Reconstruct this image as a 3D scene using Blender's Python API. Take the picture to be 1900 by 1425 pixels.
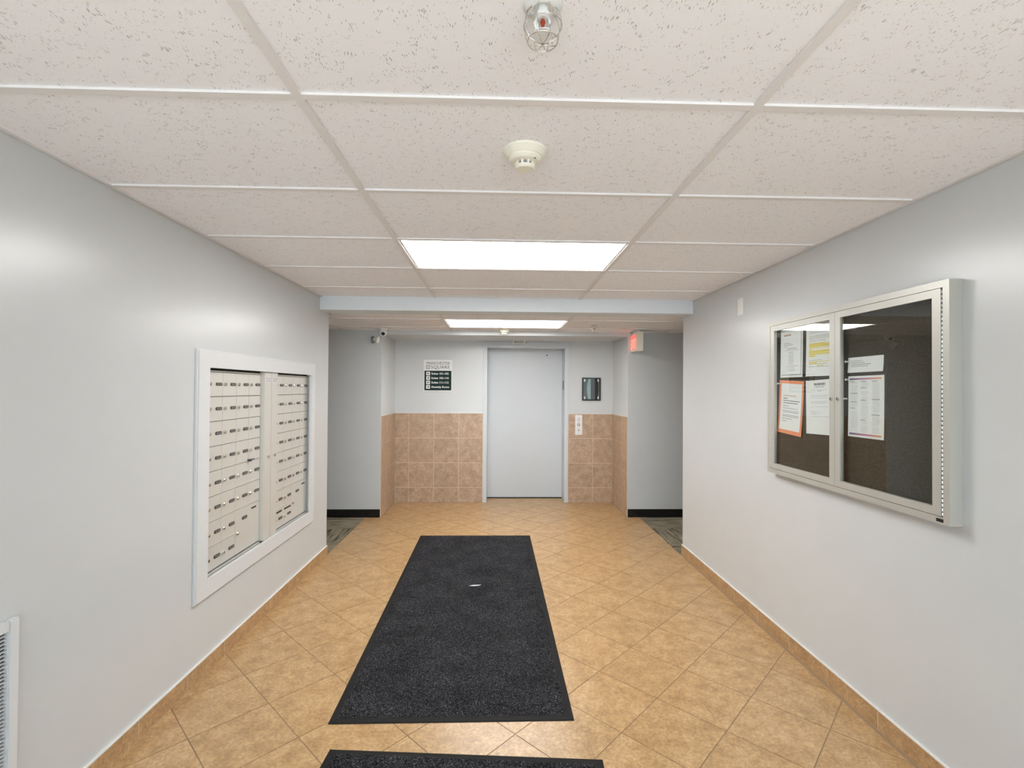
import bpy, bmesh, math, random
from mathutils import Vector, Matrix
random.seed(7)
for o in list(bpy.data.objects): bpy.data.objects.remove(o)
S = bpy.context.scene
COL = S.collection

# ------------------------------------------------------------ camera
EYE = 1.465
YAW, PITCH, ROLL, FPX = 0.03020506, 0.01041561, 0.00662941, 905.08
cam_d = bpy.data.cameras.new('camera'); cam = bpy.data.objects.new('camera', cam_d); COL.objects.link(cam)
def cam_axes():
    cy, sy, cp, sp, cr, sr = math.cos(YAW), math.sin(YAW), math.cos(PITCH), math.sin(PITCH), math.cos(ROLL), math.sin(ROLL)
    f = Vector((sy*cp, cy*cp, sp)); r0 = Vector((cy, -sy, 0)); u0 = r0.cross(f)
    return cr*r0+sr*u0, -sr*r0+cr*u0, f
_r, _u, _f = cam_axes()
m = Matrix.Identity(4)
for i in range(3): m[i][0], m[i][1], m[i][2] = _r[i], _u[i], -_f[i]
m[2][3] = EYE
cam.matrix_world = m
cam_d.sensor_width = 36; cam_d.sensor_fit = 'HORIZONTAL'; cam_d.lens = FPX/1900*36; cam_d.clip_start = .02
S.camera = cam

# ------------------------------------------------------------ light and exposure
S.view_settings.view_transform = 'Standard'; S.view_settings.look = 'None'
S.view_settings.gamma = 1; S.view_settings.use_curve_mapping = False
S.view_settings.exposure = 0.32
SKY_STRENGTH = 4.0
PANEL_STRENGTH = 16.5
SUN_STRENGTH = 15.0
PANEL_COLOR = (1.0, .985, .965)
w = bpy.data.worlds.new('sky'); S.world = w; w.use_nodes = True
bg = w.node_tree.nodes['Background']; bg.inputs[0].default_value = (.70, .85, 1, 1); bg.inputs[1].default_value = SKY_STRENGTH

sun_d = bpy.data.lights.new('sun', 'SUN'); sun_d.energy = SUN_STRENGTH; sun_d.angle = .02; sun_d.color = (1, .99, .98)
sun = bpy.data.objects.new('sun', sun_d); COL.objects.link(sun); sun.rotation_euler = Vector((.25, .55, -1.0)).to_track_quat('-Z', 'Y').to_euler()

# ------------------------------------------------------------ dimensions
XL, XR = -1.485, 1.667          # lobby walls
YF = -1.5                       # entrance wall behind
YO = 4.33                       # walls end, corridor begins
YB = 4.11                       # beam face
YC = 5.59                       # corridor far wall
YA = 6.32                       # alcove back wall
AX0, AX1 = -1.318, 1.508        # alcove sides
ZC, ZK, ZA, ZBEAM = 2.2335, 2.135, 2.08, 2.118
TH = .12

# ------------------------------------------------------------ materials
def mat(name, col, rough=.5, metal=0, spec=.5, emit=None, es=0):
    M = bpy.data.materials.new(name); M.use_nodes = True
    b = M.node_tree.nodes['Principled BSDF']
    b.inputs['Base Color'].default_value = (*col, 1); b.inputs['Roughness'].default_value = rough
    b.inputs['Metallic'].default_value = metal; b.inputs['Specular IOR Level'].default_value = spec
    if emit: b.inputs['Emission Color'].default_value = (*emit, 1); b.inputs['Emission Strength'].default_value = es
    return M
class NT:
    def __init__(s, M): s.t = M.node_tree; s.n = s.t.nodes; s.b = s.n['Principled BSDF']
    def new(s, typ, **kw):
        x = s.n.new(typ)
        for k, v in kw.items(): setattr(x, k, v)
        return x
    def link(s, a, b): s.t.links.new(a, b)
    def pos(s, scale=(1, 1, 1), rand=False):
        g = s.new('ShaderNodeNewGeometry'); mp = s.new('ShaderNodeMapping'); mp.inputs['Scale'].default_value = scale
        if rand:
            oi = s.new('ShaderNodeObjectInfo'); ml = s.new('ShaderNodeMath', operation='MULTIPLY'); ml.inputs[1].default_value = 37
            s.link(oi.outputs['Random'], ml.inputs[0]); ad = s.new('ShaderNodeVectorMath', operation='ADD')
            s.link(g.outputs['Position'], ad.inputs[0]); s.link(ml.outputs[0], ad.inputs[1]); s.link(ad.outputs[0], mp.inputs['Vector'])
        else: s.link(g.outputs['Position'], mp.inputs['Vector'])
        return mp.outputs[0]
    def noise(s, vec, scale, detail=4, rough=.6):
        x = s.new('ShaderNodeTexNoise'); x.inputs['Scale'].default_value = scale; x.inputs['Detail'].default_value = detail; x.inputs['Roughness'].default_value = rough
        s.link(vec, x.inputs['Vector']); return x.outputs['Fac']
    def ramp(s, fac, stops):
        x = s.new('ShaderNodeValToRGB'); e = x.color_ramp.elements
        while len(e) < len(stops): e.new(.5)
        for i, (p, c) in enumerate(stops): e[i].position = p; e[i].color = (*c, 1) if len(c) == 3 else c
        s.link(fac, x.inputs[0]); return x.outputs[0]
    def mix(s, fac, a, b, mode='MIX'):
        x = s.new('ShaderNodeMix', data_type='RGBA', blend_type=mode)
        if hasattr(fac, 'links'): s.link(fac, x.inputs[0])
        else: x.inputs[0].default_value = fac
        for i, v in ((6, a), (7, b)):
            if hasattr(v, 'links'): s.link(v, x.inputs[i])
            else: x.inputs[i].default_value = (*v, 1)
        return x.outputs[2]
    def bump(s, h, strength=.2, dist=.002):
        x = s.new('ShaderNodeBump'); x.inputs['Strength'].default_value = strength; x.inputs['Distance'].default_value = dist
        s.link(h, x.inputs['Height']); s.link(x.outputs[0], s.b.inputs['Normal'])
    def color(s, c): s.link(c, s.b.inputs['Base Color'])

def paint(name, col, rough):
    M = mat(name, col, rough); t = NT(M); p = t.pos()
    n = t.noise(p, 3, 3); t.color(t.mix(n, tuple(c*.97 for c in col), tuple(min(1, c*1.03) for c in col)))
    t.bump(t.noise(p, 220, 2), .06, .0006); return M
M_WALL = paint('grey_eggshell_paint', (.585, .60, .605), .27)
M_BEAM = paint('pale_grey_paint', (.72, .76, .80), .5)
M_TRIM = paint('white_gloss_paint', (.66, .67, .68), .3)
M_DOOR = paint('pale_grey_door_enamel', (.58, .61, .64), .35)
M_DARK = mat('dark_gap', (.02, .02, .02), .8)

def tile_mat(name, lo, mid, hi, rough):
    M = mat(name, mid, rough); t = NT(M); p = t.pos(rand=True)
    a = t.noise(p, 12, 9, .72); b = t.noise(p, 75, 6, .72)
    c1 = t.ramp(a, [(.3, lo), (.5, mid), (.72, hi)])
    c2 = t.ramp(b, [(.35, (.62, .61, .60)), (.62, (1.12, 1.11, 1.10))])
    c = t.mix(.8, c1, c2, 'MULTIPLY')
    oi = t.new('ShaderNodeObjectInfo'); v = t.ramp(oi.outputs['Random'], [(0, (.975, .975, .975)), (1, (1.025, 1.02, 1.015))])
    t.color(t.mix(1, c, v, 'MULTIPLY')); t.bump(b, .10, .002); return M
M_FLOOR = tile_mat('sandy_floor_tile', (.35, .205, .088), (.48, .305, .142), (.61, .415, .225), .30)
M_BASE = tile_mat('baseboard_tile', (.36, .21, .10), (.47, .29, .14), (.58, .38, .20), .36)
M_WTILE = tile_mat('rosy_tan_wall_tile', (.37, .25, .165), (.48, .345, .24), (.60, .455, .34), .36)
M_GROUT = paint('brown_grout', (.34, .235, .145), .85)
M_GROUT_W = paint('light_grout', (.74, .57, .40), .8)
M_GROUT_B = paint('pale_baseboard_grout', (.74, .64, .52), .8)
M_CAULK = paint('white_caulk', (.72, .70, .66), .5)

def ceil_mat():
    M = mat('fissured_ceiling_board', (.925, .92, .955), .85, spec=.2); t = NT(M)
    g = t.pos(rand=True)
    # bend the coordinates so the fissures wander
    nz = t.new('ShaderNodeTexNoise'); nz.inputs['Scale'].default_value = 55; t.link(g, nz.inputs['Vector'])
    sc = t.new('ShaderNodeVectorMath', operation='SCALE'); sc.inputs[3].default_value = .010; t.link(nz.outputs['Color'], sc.inputs[0])
    ad = t.new('ShaderNodeVectorMath', operation='ADD'); t.link(g, ad.inputs[0]); t.link(sc.outputs[0], ad.inputs[1])
    mp = t.new('ShaderNodeMapping'); mp.inputs['Scale'].default_value = (215, 44, 1); t.link(ad.outputs[0], mp.inputs['Vector'])
    v = t.new('ShaderNodeTexVoronoi', feature='F1'); v.voronoi_dimensions = '2D'; v.inputs['Scale'].default_value = 1; t.link(mp.outputs[0], v.inputs['Vector'])
    cl = t.noise(g, 45, 2)
    sz = t.ramp(cl, [(.45, (0, 0, 0)), (.72, (.27, .27, .27))])
    lt = t.new('ShaderNodeMath', operation='LESS_THAN'); t.link(v.outputs['Distance'], lt.inputs[0]); t.link(sz, lt.inputs[1])
    fine = t.noise(g, 420, 2)
    pin = t.ramp(fine, [(.28, (.86, .86, .86)), (.38, (1, 1, 1))])
    base = t.mix(1, (.925, .92, .955), pin, 'MULTIPLY')
    t.color(t.mix(lt.outputs[0], base, (.50, .47, .455)))
    t.bump(fine, .25, .002); return M
M_CEIL = ceil_mat()
M_TEE = mat('ceiling_grid_enamel', (.80, .775, .775), .5)

def carpet_tile_mat():
    M = mat('striped_carpet', (.1, .09, .07), .95, spec=.1); t = NT(M)
    tc = t.new('ShaderNodeTexCoord'); mp = t.new('ShaderNodeMapping'); mp.inputs['Scale'].default_value = (3, 46, 1)
    oi = t.new('ShaderNodeObjectInfo'); ad = t.new('ShaderNodeVectorMath', operation='ADD'); t.link(tc.outputs['Object'], ad.inputs[0]); t.link(oi.outputs['Random'], ad.inputs[1])
    t.link(ad.outputs[0], mp.inputs['Vector'])
    n = t.noise(mp.outputs[0], 1, 5, .7)
    f = t.noise(t.pos(), 320, 2)
    c = t.ramp(n, [(.36, (.016, .015, .012)), (.44, (.15, .13, .09)), (.58, (.30, .265, .195)), (.72, (.42, .38, .30))])
    t.color(t.mix(.7, c, t.ramp(f, [(.3, (.5, .5, .5)), (.7, (1.3, 1.3, 1.3))]), 'MULTIPLY')); t.bump(f, .6, .004); return M
M_CARPET = carpet_tile_mat()
def mat_pile():
    M = mat('charcoal_mat_pile', (.03, .03, .035), .95, spec=.1); t = NT(M); p = t.pos()
    f = t.noise(p, 230, 3, .75); g = t.noise(p, 5, 4, .6)
    c = t.ramp(f, [(.40, (.002, .002, .003)), (.5, (.017, .017, .020)), (.60, (.075, .075, .082)), (.70, (.30, .30, .31))])
    t.color(t.mix(.85, c, t.ramp(g, [(.35, (.65, .65, .65)), (.62, (1.15, 1.15, 1.15))]), 'MULTIPLY')); t.bump(f, .9, .006); return M
M_PILE = mat_pile()
M_RUBBER = mat('black_rubber', (.010, .0095, .009), .75, spec=.25)
M_COVE = mat('black_vinyl_cove_base', (.006, .006, .007), .22)
M_ALU = mat('satin_silver_aluminium', (.645, .625, .58), .40, .25)
M_ALU2 = mat('anodised_cabinet_aluminium', (.52, .515, .475), .36, .35)
M_CHROME = mat('chrome', (.75, .73, .70), .15, 1)
M_NAMEP = mat('dark_name_holder', (.05, .046, .042), .4)
M_NAMEG = mat('grey_name_card', (.17, .16, .15), .5)
M_BLACK = mat('black', (.008, .008, .008), .4)
M_WHITE = mat('white_plastic', (.80, .80, .78), .35)
M_IVORY = mat('ivory_plastic', (.82, .79, .68), .35)
M_PAPER = mat('white_paper', (.84, .83, .84), .7)
M_ORANGE = mat('coral_orange_paper', (.90, .32, .17), .7)
M_INK = mat('grey_ink', (.27, .26, .27), .7)
M_INKB = mat('black_ink', (.05, .05, .055), .7)
M_INKO = mat('orange_ink', (.55, .25, .15), .7)
M_INKL = mat('pale_grey_ink', (.50, .49, .50), .7)
M_HILITE = mat('yellow_highlighter', (.80, .62, .06), .7)
M_GREEN = mat('dark_green_sign_face', (.005, .022, .019), .6, spec=.25)
M_SIGNW = mat('white_sign_face', (.78, .78, .78), .4)
M_SIGNT = mat('grey_green_sign_lettering', (.09, .10, .10), .5)
M_RED = mat('red_bulb', (.30, .03, .008), .1)
M_MAROON = mat('maroon_button_ring', (.16, .02, .04), .4)
M_GALV = mat('white_enamelled_steel', (.74, .74, .73), .3)
M_PANEL = mat('lit_diffuser', (.9, .9, .9), .5, emit=PANEL_COLOR, es=PANEL_STRENGTH)
M_EXITF = mat('lit_red_exit_face', (.7, .1, .08), .4, emit=(1, .16, .12), es=.7)
M_EXITL = mat('lit_exit_lettering', (.9, .3, .25), .4, emit=(1, .42, .33), es=.75)
def board_mat():
    M = mat('dark_flecked_pinboard', (.05, .04, .03), .95, spec=.1); t = NT(M); p = t.pos(); f = t.noise(p, 330, 3, .7)
    t.color(t.ramp(f, [(.35, (.016, .013, .010)), (.5, (.050, .041, .031)), (.68, (.15, .125, .10))])); t.bump(f, .4, .002); return M
M_BOARD = board_mat()
def grad_mat():
    M = mat('purple_to_orange_print', (.5, .2, .3), .7); t = NT(M)
    tc = t.new('ShaderNodeTexCoord'); sp = t.new('ShaderNodeSeparateXYZ'); t.link(tc.outputs['Generated'], sp.inputs[0])
    inv = t.new('ShaderNodeMath', operation='SUBTRACT'); inv.inputs[0].default_value = 1; t.link(sp.outputs['Y'], inv.inputs[1])
    t.color(t.ramp(inv.outputs[0], [(0, (.10, .06, .22)), (.5, (.50, .20, .32)), (1, (.80, .36, .18))])); return M
M_GRAD = grad_mat()
def glass_mat(name, tint, ior=1.5):
    M = bpy.data.materials.new(name); M.use_nodes = True; t = M.node_tree; t.nodes.clear()
    o = t.nodes.new('ShaderNodeOutputMaterial'); a = t.nodes.new('ShaderNodeBsdfTransparent'); g = t.nodes.new('ShaderNodeBsdfGlossy')
    lw = t.nodes.new('ShaderNodeLayerWeight'); lw.inputs[0].default_value = .5; pw = t.nodes.new('ShaderNodeMath'); pw.operation = 'POWER'; pw.inputs[1].default_value = 5
    f = t.nodes.new('ShaderNodeMapRange'); f0 = ((ior-1)/(ior+1))**2; f.inputs['To Min'].default_value = f0; f.inputs['To Max'].default_value = 1
    t.links.new(lw.outputs['Facing'], pw.inputs[0]); t.links.new(pw.outputs[0], f.inputs['Value']); x = t.nodes.new('ShaderNodeMixShader')
    a.inputs[0].default_value = (*tint, 1); g.inputs['Roughness'].default_value = .01
    t.links.new(f.outputs[0], x.inputs[0]); t.links.new(a.outputs[0], x.inputs[1]); t.links.new(g.outputs[0], x.inputs[2]); t.links.new(x.outputs[0], o.inputs[0]); return M
M_GLASS = glass_mat('clear_glass', (.94, .96, .95), 1.6)
M_GLASSC = glass_mat('clear_sprinkler_wire', (.55, .55, .55), 2.2)

# ------------------------------------------------------------ mesh helpers
def bx(bm, x0, x1, y0, y1, z0, z1):
    v = [bm.verts.new(p) for p in ((x0, y0, z0), (x1, y0, z0), (x1, y1, z0), (x0, y1, z0), (x0, y0, z1), (x1, y0, z1), (x1, y1, z1), (x0, y1, z1))]
    for f in ((3, 2, 1, 0), (4, 5, 6, 7), (0, 1, 5, 4), (1, 2, 6, 5), (2, 3, 7, 6), (3, 0, 4, 7)): bm.faces.new([v[i] for i in f])
def boxes(*bs):
    bm = bmesh.new()
    for b in bs: bx(bm, *b)
    return bm
def prism(bm, poly, z0, z1):
    lo = [bm.verts.new((x, y, z0)) for x, y in poly]; hi = [bm.verts.new((x, y, z1)) for x, y in poly]
    n = len(poly); bm.faces.new(hi); bm.faces.new(lo[::-1])
    for i in range(n): bm.faces.new((lo[i], lo[(i+1) % n], hi[(i+1) % n], hi[i]))
def frame_of(d):
    d = Vector(d).normalized(); a = Vector((0, 0, 1)) if abs(d.z) < .9 else Vector((1, 0, 0))
    u = d.cross(a).normalized(); return u, d.cross(u), d
def lathe(bm, prof, at, axis=(0, 0, 1), seg=24):
    """prof: list of (radius, height along axis); ends capped"""
    u, v, d = frame_of(axis); at = Vector(at); rings = []
    for r, h in prof:
        if r < 1e-6: rings.append([bm.verts.new(at+d*h)])
        else: rings.append([bm.verts.new(at+d*h+(u*math.cos(2*math.pi*k/seg)+v*math.sin(2*math.pi*k/seg))*r) for k in range(seg)])
    for a, b in zip(rings, rings[1:]):
        for k in range(seg):
            q = []
            for vv in (a[k % len(a)], a[(k+1) % len(a)], b[(k+1) % len(b)], b[k % len(b)]):
                if vv not in q: q.append(vv)
            if len(q) > 2: bm.faces.new(q)
    for rr in (rings[0], rings[-1]):
        if len(rr) > 2: bm.faces.new(rr)
def tube(bm, pts, r, seg=6, closed=False):
    pts = [Vector(p) for p in pts]; n = len(pts); rings = []
    for i, p in enumerate(pts):
        a = pts[(i-1) % n] if closed or i else p; b = pts[(i+1) % n] if closed or i < n-1 else p
        u, v, d = frame_of(b-a)
        rings.append([bm.verts.new(p+(u*math.cos(2*math.pi*k/seg)+v*math.sin(2*math.pi*k/seg))*r) for k in range(seg)])
    for i in range(n if closed else n-1):
        a, b = rings[i], rings[(i+1) % n]
        for k in range(seg): bm.faces.new((a[k], a[(k+1) % seg], b[(k+1) % seg], b[k]))
    if not closed: bm.faces.new(rings[0]); bm.faces.new(rings[-1])
def obj(name, bm, m, parent=None, smooth=False, bevel=0, seg=2):
    if bevel:
        bmesh.ops.bevel(bm, geom=[e for e in bm.edges], offset=bevel, segments=seg, affect='EDGES', clamp_overlap=True)
    bmesh.ops.recalc_face_normals(bm, faces=bm.faces)
    me = bpy.data.meshes.new(name); bm.to_mesh(me); bm.free(); me.materials.append(m)
    if smooth:
        for p in me.polygons: p.use_smooth = True
    o = bpy.data.objects.new(name, me); COL.objects.link(o)
    if parent: o.parent = parent; o.matrix_parent_inverse = parent.matrix_basis.inverted()
    return o
def smooth_by_angle(o, ang=40):
    me = o.data
    for p in me.polygons: p.use_smooth = True
    bm = bmesh.new(); bm.from_mesh(me)
    for e in bm.edges: e.smooth = len(e.link_faces) == 2 and e.calc_face_angle(0) < math.radians(ang)
    bm.to_mesh(me); bm.free(); return o
def struct(name, bm, m, parent=None, **k):
    o = obj(name, bm, m, parent, **k)
    o['kind'] = 'structure'; return o
def thing(name, label, cat, loc, group=None):
    o = bpy.data.objects.new(name, None); COL.objects.link(o); o.location = loc; o.empty_display_size = .05
    return tag(o, label, cat, group)
def tag(o, label, cat, group=None):
    o['label'] = label; o['category'] = cat
    if group: o['group'] = group
    return o
def linked(name, me, parent, loc, rot=(0, 0, 0), label=None):
    """a further object sharing mesh data; loc is in world space"""
    o = bpy.data.objects.new(name, me); COL.objects.link(o); o.parent = parent; o.matrix_parent_inverse = parent.matrix_basis.inverted() if parent.parent is None else Matrix.Identity(4)
    o.location = loc; o.rotation_euler = rot
    return o
def text_mesh(name, s, size, m, parent, origin, right, up, width=None, align='LEFT', bold=0, depth=.0006):
    cu = bpy.data.curves.new(name, 'FONT'); cu.body = s; cu.size = size; cu.align_x = align; cu.offset = bold; cu.extrude = depth; cu.resolution_u = 2
    t = bpy.data.objects.new(name, cu); COL.objects.link(t)
    bpy.context.view_layer.update()
    me = bpy.data.meshes.new_from_object(t.evaluated_get(bpy.context.evaluated_depsgraph_get()))
    bpy.data.objects.remove(t); bpy.data.curves.remove(cu)
    xs = [v.co.x for v in me.vertices]; sc = 1
    if width: sc = width/(max(xs)-min(xs))
    R, U = Vector(right), Vector(up); N = R.cross(U)
    for v in me.vertices:
        c = v.co.copy(); v.co = Vector(origin)+R*(c.x*sc)+U*c.y+N*c.z
    me.materials.clear(); me.materials.append(m)
    o = bpy.data.objects.new(name, me); COL.objects.link(o); o.parent = parent; o.matrix_parent_inverse = parent.matrix_basis.inverted() if parent.parent is None else Matrix.Identity(4)
    return o

# ------------------------------------------------------------ walls
HY0, HY1, HZ0, HZ1 = 2.55, 3.945, .47, 1.572     # opening for the mailboxes
wall_left = struct('wall_left', boxes((XL-TH, XL, YF, HY0, 0, ZC+.1), (XL-TH, XL, HY1, YO, 0, ZC+.1), (XL-TH, XL, HY0, HY1, 0, HZ0), (XL-TH, XL, HY0, HY1, HZ1, ZC+.1), (XL-TH-.02, XL-TH, HY0-.05, HY1+.05, HZ0-.05, HZ1+.05)), M_WALL)
wall_right = struct('wall_right', boxes((XR, XR+TH, YF, YO, 0, ZC+.1)), M_WALL)
struct('wall_corridor_left', boxes((-5.5, XL-TH, YO-TH, YO, 0, ZC+.1), (-5.6, -5.5, YO-TH, YC+.1, 0, ZC+.1)), M_WALL)
struct('wall_corridor_right', boxes((XR+TH, 5.5, YO-TH, YO, 0, ZC+.1), (5.5, 5.6, YO-TH, YC+.1, 0, ZC+.1)), M_WALL)
EX0, EX1, EZ1 = -.130, .875, 2.0                   # lift doorway
wall_back = struct('wall_back', boxes((AX0, EX0-.05, YA, YA+.1, 0, ZC), (EX1+.05, AX1, YA, YA+.1, 0, ZC), (EX0-.05, EX1+.05, YA, YA+.1, EZ1+.07, ZC)), M_WALL)
wall_al = struct('wall_alcove_left', boxes((-5.5, AX0, YC, YC+.1, 0, ZC), (AX0-.1, AX0, YC+.1, YA+.1, 0, ZC)), M_WALL)
wall_ar = struct('wall_alcove_right', boxes((AX1, 5.5, YC, YC+.1, 0, ZC), (AX1, AX1+.1, YC+.1, YA+.1, 0, ZC)), M_WALL)
struct('wall_header', boxes((AX0, AX1, YC, YC+.1, ZA, ZC), (AX0, AX1, YC+.1, YA, ZA, ZC)), M_WALL)
struct('trim_beam', boxes((XL, XR, YB, YO, ZBEAM, ZC+.1)), M_BEAM, bevel=.002)
# entrance wall behind the viewpoint, glazed
GX0, GX1, GZ1 = -1.42, 1.60, 2.15
struct('wall_front', boxes((XL-TH, GX0, YF-TH, YF, 0, ZC+.1), (GX1, XR+TH, YF-TH, YF, 0, ZC+.1), (GX0, GX1, YF-TH, YF, GZ1, ZC+.1)), M_WALL)
win = struct('window_1', boxes((GX0, GX0+.05, YF-.1, YF-.04, 0, GZ1), (GX1-.05, GX1, YF-.1, YF-.04, 0, GZ1), (GX0, GX1, YF-.1, YF-.04, GZ1-.05, GZ1), (GX0, GX1, YF-.1, YF-.04, 0, .08), (-.40, -.35, YF-.1, YF-.04, .08, GZ1-.05), (.55, .60, YF-.1, YF-.04, .08, GZ1-.05)), M_ALU2)
for x0, x1 in ((GX0+.05, -.40), (-.35, .55), (.60, GX1-.05)):
    obj('pane', boxes((x0, x1, YF-.075, YF-.069, .08, GZ1-.05)), M_GLASS, win)
struct('ground', boxes((-14, 14, -16, YF-TH, -.1, -.005)), paint('pale_concrete', (.62, .62, .62), .8))

# ------------------------------------------------------------ floor
floor = struct('floor', boxes((XL-TH, XR+TH, YF-TH, YC, -.08, -.0018), (AX0-.1, AX1+.1, YC, YA+.02, -.08, -.0018), (EX0-.05, EX1+.05, YA+.02, YA+.4, -.08, -.0018)), M_GROUT)
CL, CR = -1.480, 1.640
def clip(poly, ax, val, keep_less):
    out = []; n = len(poly)
    ins = lambda p: p[ax] <= val if keep_less else p[ax] >= val
    for i in range(n):
        a, b = poly[i], poly[(i+1) % n]
        if ins(a): out.append(a)
        if ins(a) != ins(b):
            t = (val-a[ax])/(b[ax]-a[ax]); out.append((a[0]+t*(b[0]-a[0]), a[1]+t*(b[1]-a[1])))
    return out
def clip_rect(poly, r):
    for ax, val, less in ((0, r[0], False), (0, r[1], True), (1, r[2], False), (1, r[3], True)):
        poly = clip(poly, ax, val, less)
        if len(poly) < 3: return []
    return poly
def area(p): return abs(sum(p[i][0]*p[(i+1) % len(p)][1]-p[(i+1) % len(p)][0]*p[i][1] for i in range(len(p))))/2
PT = .3215; g2 = .0022; q = math.sqrt(.5)
REG = [(CL, CR, YF, YC), (AX0+.011, AX1-.011, YC, YA-.011), (EX0, EX1, YA-.011, YA+.29)]
full = None; far = bmesh.new()
for i in range(-6, 26):
    for j in range(-10, 22):
        u, v = 2.178+PT*(i-8), 1.412+PT*(j-5)
        P = [(u+g2, v+g2), (u+PT-g2, v+g2), (u+PT-g2, v+PT-g2), (u+g2, v+PT-g2)]
        poly = [((a-b)*q, (a+b)*q) for a, b in P]
        cy = sum(p[1] for p in poly)/4; cx = sum(p[0] for p in poly)/4
        parts = [c for c in (clip_rect(poly, r) for r in REG) if c and area(c) > 2e-4]
        if not parts: continue
        if cy < 1.55:                                    # behind and under the viewpoint
            for c in parts: prism(far, c, -.0018, 0)
            continue
        if len(parts) == 1 and abs(area(parts[0])-area(poly)) < 1e-6:
            if full is None:
                bm = bmesh.new(); prism(bm, [(x-cx, y-cy) for x, y in poly], -.0018, 0)
                o = obj('floor_tile', bm, M_FLOOR, floor); o.location = (cx, cy, 0); full = o.data
            else: linked('floor_tile', full, floor, (cx, cy, 0))
        else:
            bm = bmesh.new()
            for c in parts: prism(bm, c, -.0018, 0)
            obj('floor_tile', bm, M_FLOOR, floor)
fo = obj('entrance_tile_field', far, M_FLOOR, floor); fo['kind'] = 'stuff'

# carpet tiles of the side corridors
for side, x0, x1 in (('left', -5.5, CL-.004), ('right', CR+.004, 5.5)):
    cf = struct('floor_carpet_'+side, boxes((min(x0, x1), max(x0, x1), YO-.0, YC, -.08, -.005)) if side == 'left' else boxes((x0, x1, YO, YC, -.08, -.005)), M_RUBBER)
    n = 0; sx = -1 if side == 'left' else 1; edge = x1 if side == 'left' else x0
    for a in range(8):
        for b in range(3):
            xa, xb = edge+sx*.5*a, edge+sx*(.5*a+.5); ya, yb = YC-.5*(b+1)+.03, YC-.5*b+.03
            ya, yb = max(ya, YO), min(yb, YC)
            if sx*xb > 5.5: continue
            cx, cy = (xa+xb)/2, (ya+yb)/2; hx, hy = abs(xb-xa)/2-.0008, (yb-ya)/2-.0008
            turn = (a+b) % 2
            if turn: hx, hy = hy, hx
            o = obj('carpet_tile', boxes((-hx, hx, -hy, hy, -.005, .002)), M_CARPET, cf)
            o.location = (cx, cy, 0); o.rotation_euler = (0, 0, math.pi/2 if turn else 0)

# ------------------------------------------------------------ baseboards
BH = .083
def base_run(name, x0, x1, wx, joints, yend):
    b = struct(name, boxes((x0, x1, YF, yend, 0, BH)), M_GROUT_B)
    s = 1 if wx < 0 else -1
    ys = [YF]+joints+[yend+.004]
    for ya, yb in zip(ys, ys[1:]):
        fx = x1 if s > 0 else x0
        obj('baseboard_tile', boxes((min(fx, fx+s*.0012), max(fx, fx+s*.0012), ya+.0022, yb-.0022, .002, BH)), M_BASE, b)
    obj('caulk_bead', boxes((min(wx, wx+s*.0115), max(wx, wx+s*.0115), YF, yend, BH, BH+.005)), M_CAULK, b)
    return b
base_run('baseboard_left', XL, XL+.0098, XL, [2.082+.3175*k for k in range(-10, 8)], YO)
base_run('baseboard_right', XR-.0098, XR, XR, [2.078+.323*k for k in range(-10, 7)], YO)
struct('baseboard_corridor_left', boxes((-5.5, AX0-.002, YC-.006, YC, .002, .092), (-5.5, AX0-.002, YC-.014, YC-.006, .002, .008)), M_COVE)
struct('baseboard_corridor_right', boxes((AX1+.002, 5.5, YC-.006, YC, .002, .092), (AX1+.002, 5.5, YC-.014, YC-.006, .002, .008)), M_COVE)

# ------------------------------------------------------------ wainscot tiles in the alcove
ROWS = [(0, .193), (.193, .511), (.511, .829), (.829, 1.147)]
def wain_back(x0, x1, joints):
    obj('grout_bed', boxes((x0, x1, YA-.006, YA, 0, 1.147)), M_GROUT_W, wall_back)
    xs = [x0]+joints+[x1]
    for a, b in zip(xs, xs[1:]):
        for z0, z1 in ROWS: obj('wall_tile', boxes((a+.0025, b-.0025, YA-.0078, YA-.005, z0+.0025, z1-.0025)), M_WTILE, wall_back)
wain_back(AX0+.009, EX0-.052, [-1.132, -.812, -.492])
wain_back(EX1+.053, AX1-.009, [1.245])
obj('tile_edge_bead', boxes((AX0, EX0-.05, YA-.010, YA, 1.147, 1.153)), M_CAULK, wall_back)
obj('tile_edge_bead', boxes((EX1+.05, AX1, YA-.010, YA, 1.147, 1.153)), M_CAULK, wall_back)
for wl, X, s in ((wall_al, AX0, 1), (wall_ar, AX1, -1)):
    obj('grout_bed', boxes((min(X, X+s*.006), max(X, X+s*.006), YC, YA, 0, 1.147)), M_GROUT_W, wl)
    ys = [YC-.001, 5.885, 6.205, YA-.009]
    for a, b in zip(ys, ys[1:]):
        for z0, z1 in ROWS: obj('wall_tile', boxes((min(X+s*.005, X+s*.009), max(X+s*.005, X+s*.0078), a+.0025, b-.0025, z0+.0025, z1-.0025)), M_WTILE, wl)
    obj('tile_edge_bead', boxes((min(X, X+s*.010), max(X, X+s*.010), YC, YA, 1.147, 1.153)), M_CAULK, wl)

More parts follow.
